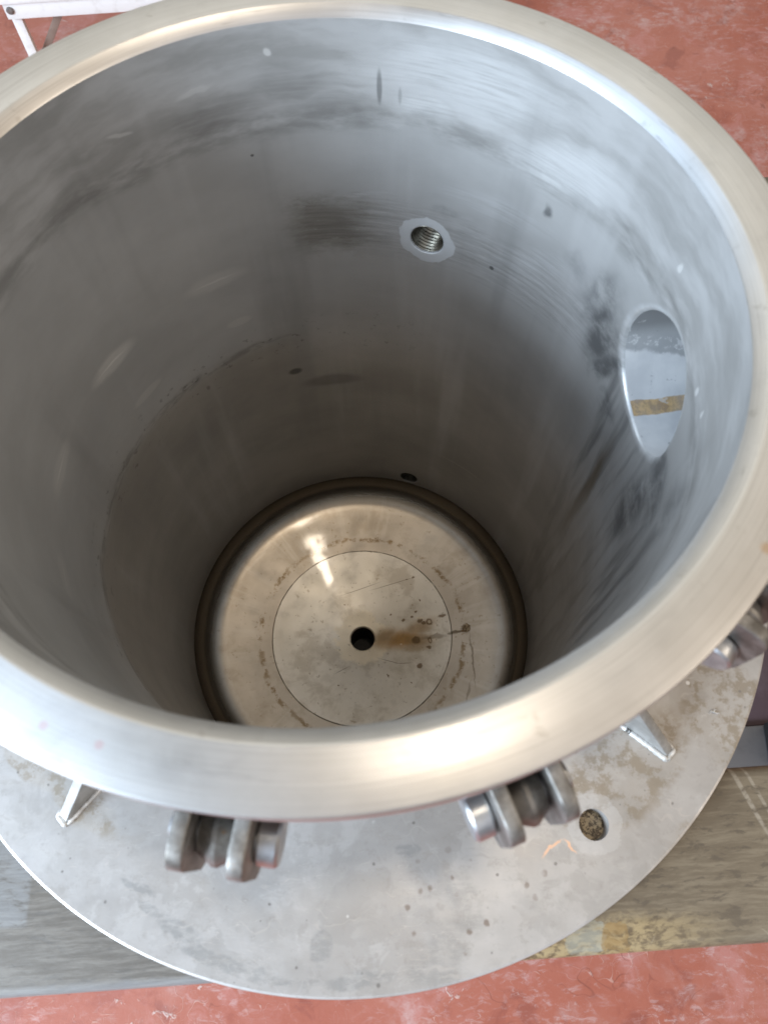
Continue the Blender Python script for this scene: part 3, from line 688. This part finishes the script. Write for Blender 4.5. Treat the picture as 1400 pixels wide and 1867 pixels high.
bm = bmesh.new(); uvl = bm.loops.layers.uv.new('UVMap')
nth = 360
us = [-PI / 2 + 2 * PI * i / nth for i in range(nth)]
nz = 180; vz = [Z_EDGE + (Z_BEV - 0.0005 - Z_EDGE) * j / nz for j in range(nz + 1)]
chamf = 0.0022
H = [hole_on_cyl(PORT[0], PORT[1], PORT[2] + 0.0012, RB), hole_on_cyl(NZ_A, NZ_Z, NZ_R + chamf, RB), hole_on_cyl(LOW[0], LOW[1], LOW[2] + 0.0008, RB)]
loops = grid_holes(bm, us, vz, lambda u, v: (RB * math.cos(u), RB * math.sin(u), v), H, RB, 1.0, True, uvl)
# rounded-over hole edges into the wall thickness
for (lp, psis), (deg, zc, rho), c in zip(loops, (PORT, (NZ_A, NZ_Z, NZ_R), LOW), (0.0012, chamf, 0.0008)):
    ph = R(deg); ax = Vector((math.cos(ph), math.sin(ph), 0)); tg = Vector((-math.sin(ph), math.cos(ph), 0)); zz = Vector((0, 0, 1))
    prev = lp; n = len(lp)
    for f in (0.3, 0.65, 1.0):
        th = f * PI / 2; rr = rho + c * (1 - math.sin(th)); dp = c * (1 - math.cos(th)); cur = []
        for ps in psis:
            s0 = math.sqrt(RB * RB - (rr * math.cos(ps)) ** 2) + dp
            cur.append(bm.verts.new(ax * s0 + tg * (rr * math.cos(ps)) + zz * (zc + rr * math.sin(ps))))
        for a in range(n):
            b = (a + 1) % n; f_ = bm.faces.new([prev[a], prev[b], cur[b], cur[a]][::-1])
            for l in f_.loops:
                co = l.vert.co; l[uvl].uv = (math.atan2(co.y, co.x) * RB, co.z)
        prev = cur
shell = vp(obj('bore_wall', bm, M['wall'], ves, True, 60))

bm = bmesh.new()
us2 = us; nz2 = 110; vz2 = [-0.58 + (0.555) * j / nz2 for j in range(nz2 + 1)]
H2 = [hole_on_cyl(PORT[0], PORT[1], PORT[2] * 1.115, RO), hole_on_cyl(NZ_A, NZ_Z, NZ_R + 0.0005, RO), hole_on_cyl(LOW[0], LOW[1], LOW[2] * 1.115, RO)]
grid_holes(bm, us2, vz2, lambda u, v: (RO * math.cos(u), RO * math.sin(u), v), H2, RO, 1.0, False, None)
vp(obj('outer_shell', bm, M['outer'], ves, True, 60))

# rim ring with an inner bevel
bm = bmesh.new()
prof = [(RB, -0.0075), (RB + 0.0001, Z_BEV - 0.0004), (RB + 0.0006, Z_BEV + 0.0003), (0.1783, -0.0004), (0.1790, -0.00005), (0.1798, 0.0),
        (0.1987, 0.0), (0.1994, -0.0002), (0.1998, -0.0006), (0.2, -0.0012), (0.2, -0.0255), (0.1992, -0.0265), (0.1798, -0.0265)]
prof = [(RB, Z_BEV - 0.0005)] + prof[2:]
lathe(bm, prof, 320)
vp(obj('rim', bm, M['rim'], ves, True, 25))

# conical bottom: outer annulus, raised-edge inner disc, drain
Z_DISH = Z_EDGE - 0.009
def dz(r): return Z_DISH - (RB - r) * SLOPE
bm = bmesh.new()
FR = 0.031
prof = []
a_end = PI / 2 - math.atan(SLOPE)
for k in range(19):                                # rounded knuckle between wall and cone
    a = a_end * k / 18
    prof.append((RB - FR + FR * math.cos(a), dz(RB) + 0.0005 - FR * math.sin(a) + 0.0)) 
dzk = dz(prof[-1][0]) - prof[-1][1]
KN = dz(RB) + 0.0005 + dzk
prof = [(r, z + dzk) for r, z in prof]
prof += [(r, dz(r)) for r in (0.138, 0.130, 0.120, 0.112, 0.105)] + [(0.0983, dz(0.0983)), (0.0981, dz(0.0981) - 0.0004), (0.0979, dz(.0979) - 0.0005)]
lathe(bm, prof, 256)
bmesh.ops.recalc_face_normals(bm, faces=bm.faces[:])
for f in bm.faces: 
    if f.normal.z < 0: f.normal_flip()
vp(obj('bottom_ring', bm, M['dish'], ves, True, 30))
bm = bmesh.new(); hr = 0.0133
prof = [(0.0979, dz(0.0979) - 0.0005), (0.0978, dz(.0978) + 0.0003), (0.0974, dz(.0974) + 0.0006)] + [(r, dz(r) + 0.0006) for r in (0.085, 0.07, 0.055, 0.04, 0.026)] + [(hr + 0.001, dz(hr) + 0.0005), (hr, dz(hr) - 0.0005), (hr, dz(hr) - 0.004)]
lathe(bm, prof, 256)
vp(obj('bottom_disc', bm, M['dish'], ves, True, 30))
bm = bmesh.new(); lathe(bm, [(hr, dz(hr) - 0.004), (hr, dz(hr) - 0.05), (0.004, dz(hr) - 0.052)], 48, None, True)
vp(obj('drain_pipe', bm, M['dark'], ves, True, 40))
# scale nodule stuck on the bottom
bm = bmesh.new(); bmesh.ops.create_icosphere(bm, subdivisions=3, radius=1.0)
for v in bm.verts:
    v.co *= 1 + 0.25 * math.sin(5 * v.co.x + 1) * math.cos(6 * v.co.y)
    v.co.x *= 0.0042; v.co.y *= 0.0040; v.co.z *= 0.0020
o = obj('scale_deposit', bm, M['grit'], ves); o.location = (0.1140, 0.0055, OFF + dz(0.114) + 0.0003)

# threaded ports
def port(deg, zc, rho, depth, pitch):
    bm = bmesh.new(); prof = []; k = int(depth / pitch)
    for i in range(k):
        x = i * pitch
        prof += [(rho * 1.0, x + pitch * 0.10), (rho * 1.0, x + pitch * 0.22), (rho * 1.11, x + pitch * 0.60), (rho * 1.11, x + pitch * 0.72)]
    n = 64; rings = []
    for r, x in prof:        # lead-in follows the curved wall
        rings.append([bm.verts.new((math.sqrt(RB ** 2 - (r * math.cos(t)) ** 2) * (1 if x < pitch else 1) + x, r * math.cos(t), r * math.sin(t))) for t in [2 * PI * i / n for i in range(n)]])
    for a, b in zip(rings[:-1], rings[1:]):
        for i in range(n):
            j = (i + 1) % n; bm.faces.new((a[i], b[i], b[j], a[j]))
    bm.faces.new(rings[-1])
    bmesh.ops.transform(bm, matrix=axis_xf(deg, zc), verts=bm.verts)
    return vp(obj('threaded_port', bm, M['thread'], ves, True, 25))
port(PORT[0], PORT[1], PORT[2], 0.055, 0.0027)
port(LOW[0], LOW[1], LOW[2], 0.026, 0.0021)

# side nozzle: a short pipe through the wall, blanked at its end
bm = bmesh.new(); uvn = bm.loops.layers.uv.new('UVMap'); n = 128; rings = []
xs = [0.0] + [0.004 + 0.008 * i for i in range(16)]
for k, x in enumerate(xs):
    ring = []
    for i in range(n):
        t = 2 * PI * i / n
        s0 = math.sqrt(RB ** 2 - (NZ_R * math.cos(t)) ** 2) + chamf
        s1 = RB + chamf + x
        ring.append(bm.verts.new((s0 + (0.30 - s0) * (x / xs[-1]), NZ_R * math.cos(t), NZ_R * math.sin(t))))
    rings.append(ring)
for a, b in zip(rings[:-1], rings[1:]):
    for i in range(n):
        j = (i + 1) % n; f = bm.faces.new((a[i], b[i], b[j], a[j]))
        for l, (ii) in zip(f.loops, (i, i, i + 1, i + 1)):
            t = 2 * PI * ii / n
            if t > PI + 0.001 : t -= 2 * PI
            if ii >= n // 2 + 1 or (ii == n // 2 and i >= n // 2): t = 2 * PI * ii / n - 2 * PI
            l[uvn].uv = (NZ_R * t, l.vert.co.x)
f = bm.faces.new(rings[-1])
bmesh.ops.transform(bm, matrix=axis_xf(NZ_A, NZ_Z), verts=bm.verts)
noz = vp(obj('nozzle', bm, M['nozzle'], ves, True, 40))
bm = bmesh.new()
lathe(bm, [(NZ_R + 0.004, 0.176), (NZ_R + 0.004, 0.284), (0.085, 0.284), (0.086, 0.285), (0.086, 0.303), (0.085, 0.304), (0.0, 0.304)], 96, axis_xf(NZ_A, NZ_Z) @ Matrix.Rotation(PI / 2, 4, 'Y'))
bmesh.ops.remove_doubles(bm, verts=bm.verts[:], dist=1e-6)
o = obj('nozzle_flange', bm, M['outer'], noz, True, 30)

# mounting plate with four bolt holes
PZ, PT, PR, PI_ = -0.22854, 0.0118, 0.28302, 0.1796
bm = bmesh.new()
nth = 480; us = [-PI / 2 + 2 * PI * i / nth for i in range(nth)]
vr = [PI_ + (PR - 0.0016 - PI_) * j / 30 for j in range(31)]
BH = [(-54.09 + 90 * k) for k in range(4)]; br_, bc_ = 0.0086, 0.2456
holes = []
for a in BH:
    ph = R(a)
    while ph < us[0] + 0.1: ph += 2 * PI
    cx, cy_ = bc_ * math.cos(ph), bc_ * math.sin(ph)
    def ring(ps, ph=ph):
        x = bc_ + br_ * math.sin(ps); y = br_ * math.cos(ps)
        return (ph + math.atan2(y, x), math.hypot(x, y))
    holes.append((ph, bc_, br_ * 1.35 / bc_, br_ * 1.35, ring))
lp = grid_holes(bm, us, vr, lambda u, v: (v * math.cos(u), v * math.sin(u), PZ), holes, bc_, 1.0, False, None)
for f in bm.faces:
    f.normal_update()
    if f.normal.z < 0: f.normal_flip()
nf = len(bm.faces)
lp2 = grid_holes(bm, us, vr, lambda u, v: (v * math.cos(u), v * math.sin(u), PZ - PT), holes, bc_, 1.0, False, None)
bm.faces.ensure_lookup_table()
for f in bm.faces[nf:]:
    f.normal_update()
    if f.normal.z > 0: f.normal_flip()
for (hi_, _), (lo_, _) in zip(lp, lp2):
    n = len(hi_)
    for a in range(n):
        b = (a + 1) % n; bm.faces.new((hi_[a], hi_[b], lo_[b], lo_[a]))
lathe(bm, [(PR - 0.0016, PZ), (PR - 0.0004, PZ - 0.0005), (PR, PZ - 0.0016), (PR, PZ - PT), (PR - 0.0016, PZ - PT)], 480)
bmesh.ops.remove_doubles(bm, verts=bm.verts[:], dist=2e-5)
vp(obj('mounting_plate', bm, M['plate'], ves, True, 40))
# weld bead between shell and plate
def bead(pts, rad, parent=ves, step=0.0016):
    bm = bmesh.new(); out = []
    for a, b in zip(pts[:-1], pts[1:]):
        a, b = Vector(a), Vector(b); k = max(1, int((b - a).length / step))
        out += [a + (b - a) * i / k for i in range(k)]
    out.append(Vector(pts[-1]))
    out = [p + Vector((random.uniform(-1, 1), random.uniform(-1, 1), random.uniform(-1, 1))) * rad * 0.10 for p in out]
    tube(bm, out, rad, 8, 0.14)
    return vp(obj('weld_bead', bm, M['weld'], parent, True, 70))

# gussets between shell and plate
for deg in (-130.1, -39.6, 50.0, 140.0):
    bm = bmesh.new()
    prism(bm, [(RO, PZ + 0.0004), (0.2505, PZ + 0.0004), (0.2505, PZ + 0.004), (RO + 0.008, PZ + 0.068), (RO, PZ + 0.068)], 0.0062, axis_xf(deg, 0), 0.0006)
    g = vp(obj('gusset', bm, M['gusset'], ves, True, 40))
    X = axis_xf(deg, 0)
    bead([X @ Vector((x, -0.0041, PZ + 0.0004)) for x in (0.182, 0.253)] , 0.0019)
    bead([X @ Vector((x, 0.0039, PZ + 0.0004)) for x in (0.182, 0.252)], 0.0015)
    bead([X @ Vector((0.2525, y, PZ + 0.0004)) for y in (-0.0045, 0.0042)], 0.0019)

# swing-bolt hinges under the rim
def lug_outline(r0, r1, zt, zb, rad):
    pts = [(r0, zb), ]
    cx, cz = r1 - rad, zb + rad
    for k in range(9):
        a = -PI / 2 + (PI / 2) * k / 8; pts.append((cx + rad * math.cos(a), cz + rad * math.sin(a)))
    cz2 = zt - rad
    for k in range(9):
        a = (PI / 2) * k / 8; pts.append((cx + rad * math.cos(a), cz2 + rad * math.sin(a)))
    pts.append((r0, zt)); return pts
HC, HZ = 0.2045, -0.0475
def hinge(deg, side):
    for sgn in (-1, 1):
        bm = bmesh.new()
        prism(bm, lug_outline(RO, 0.2185, -0.0272, -0.0690, 0.0085), 0.0056, axis_xf(deg, 0) @ Matrix.Translation((0, sgn * 0.0101, 0)), 0.0007)
        vp(obj('lug', bm, M['lug'], ves, True, 40))
    # eye of the swing bolt: a short double cone, with its shank hanging down
    bm = bmesh.new()
    X = axis_xf(deg, HZ, HC) @ Matrix.Rotation(PI / 2, 4, 'X')
    lathe(bm, [(0.0062, -0.0066), (0.0085, -0.0064), (0.0118, -0.0008), (0.0118, 0.0008), (0.0085, 0.0064), (0.0062, 0.0066)], 40, X)
    lathe(bm, [(0.0052, -0.008), (0.0058, -0.012), (0.0058, -0.062), (0.0050, -0.063)], 24, axis_xf(deg, HZ, HC), True)
    bmesh.ops.recalc_face_normals(bm, faces=bm.faces[:])
    eb = vp(obj('eye_bolt', bm, M['lug'], ves, True, 30))
    bm = bmesh.new()
    X2 = X if side < 0 else X @ Matrix.Rotation(PI, 4, 'X')
    lathe(bm, [(0.0, -0.0175), (0.0055, -0.0175), (0.0060, -0.0168), (0.0060, 0.0138), (0.0086, 0.0138), (0.0092, 0.0146), (0.0092, 0.0205), (0.0082, 0.0215), (0.0, 0.0215)], 40, X2)
    bmesh.ops.remove_doubles(bm, verts=bm.verts[:], dist=1e-6)
    bmesh.ops.recalc_face_normals(bm, faces=bm.faces[:])
    obj('pin', bm, M['pin'], eb, True, 30)
hinge(-99.1, 1); hinge(-69.0, -1); hinge(-38.0, -1)

# ------------------------------------------------------------------ white bench behind
bench = thing('white_bench', (-0.60, 1.10, -0.95), 'white metal bench with slim angle legs standing on the red floor', 'bench', None, 0.085)
def bpart(name, c, d, mat, rot=None, bev=0.0012):
    bm = bmesh.new(); box(bm, (0, 0, 0), d, 0, bev); o = obj(name, bm, mat, bench); o.location = c
    if rot: o.rotation_euler = rot
    return o
BZ = 0.40
bpart('seat_board', (0.30, 0.365, BZ + 0.008), (0.64, 0.76, 0.016), M['white'])
for yy in (0.0, 0.73): bpart('rail', (0.30, yy, BZ - 0.0155), (0.62, 0.010, 0.030), M['white'])
for xx, yy in ((0.0, 0.012), (0.60, 0.012), (0.0, 0.718), (0.60, 0.718)):
    bpart('leg', (xx, yy, BZ / 2 - 0.002), (0.017, 0.012, BZ - 0.004), M['white'])
for xx in (0.0, 0.60):
    bpart('brace', (xx + (0.045 if xx == 0 else -0.045), 0.035, BZ - 0.075), (0.012, 0.008, 0.145), M['brown'], (0, R(38) if xx == 0 else R(-38), 0))
    bm = bmesh.new(); lathe(bm, [(0.0062, 0.0), (0.0062, 0.002), (0.0045, 0.0038), (0.002, 0.0042)], 20, Matrix.Rotation(PI / 2, 4, 'X'), True)
    o = obj('bolt', bm, M['lug'], bench); o.location = (xx, -0.0052, BZ - 0.015)

# ------------------------------------------------------------------ small loose things
bm = bmesh.new(); box(bm, (0, 0, 0), (0.11, 0.040, 0.035), 0, 0.003)
o = tag(obj('rubber_block', bm, M['black']), 'black block lying on the dark grey bar under the beams', 'block'); o.location = (0.440, -0.130, -0.5 + 0.0177); o.rotation_euler = (0, 0, -0.06)

bm = bmesh.new()
for k, pts in enumerate(([(-0.0028, 0.0006), (-0.001, 0.0010), (0.0012, -0.0008), (0.0026, -0.0012)], [(-0.0018, 0.0014), (-0.0004, 0.0004), (0.0008, 0.0016), (0.0018, 0.0014)])):
    tube(bm, [(x, y, 0.0007 + 0.0003 * (k + i % 2)) for i, (x, y) in enumerate(pts)], 0.0006, 6, 0.1)
o = tag(obj('metal_shaving', bm, M['chip']), 'tiny bright curled shaving lying on the mounting plate', 'metal shaving'); o.location = (0.225, -0.1371, PZ); o.rotation_euler = (0, 0, 0.3)
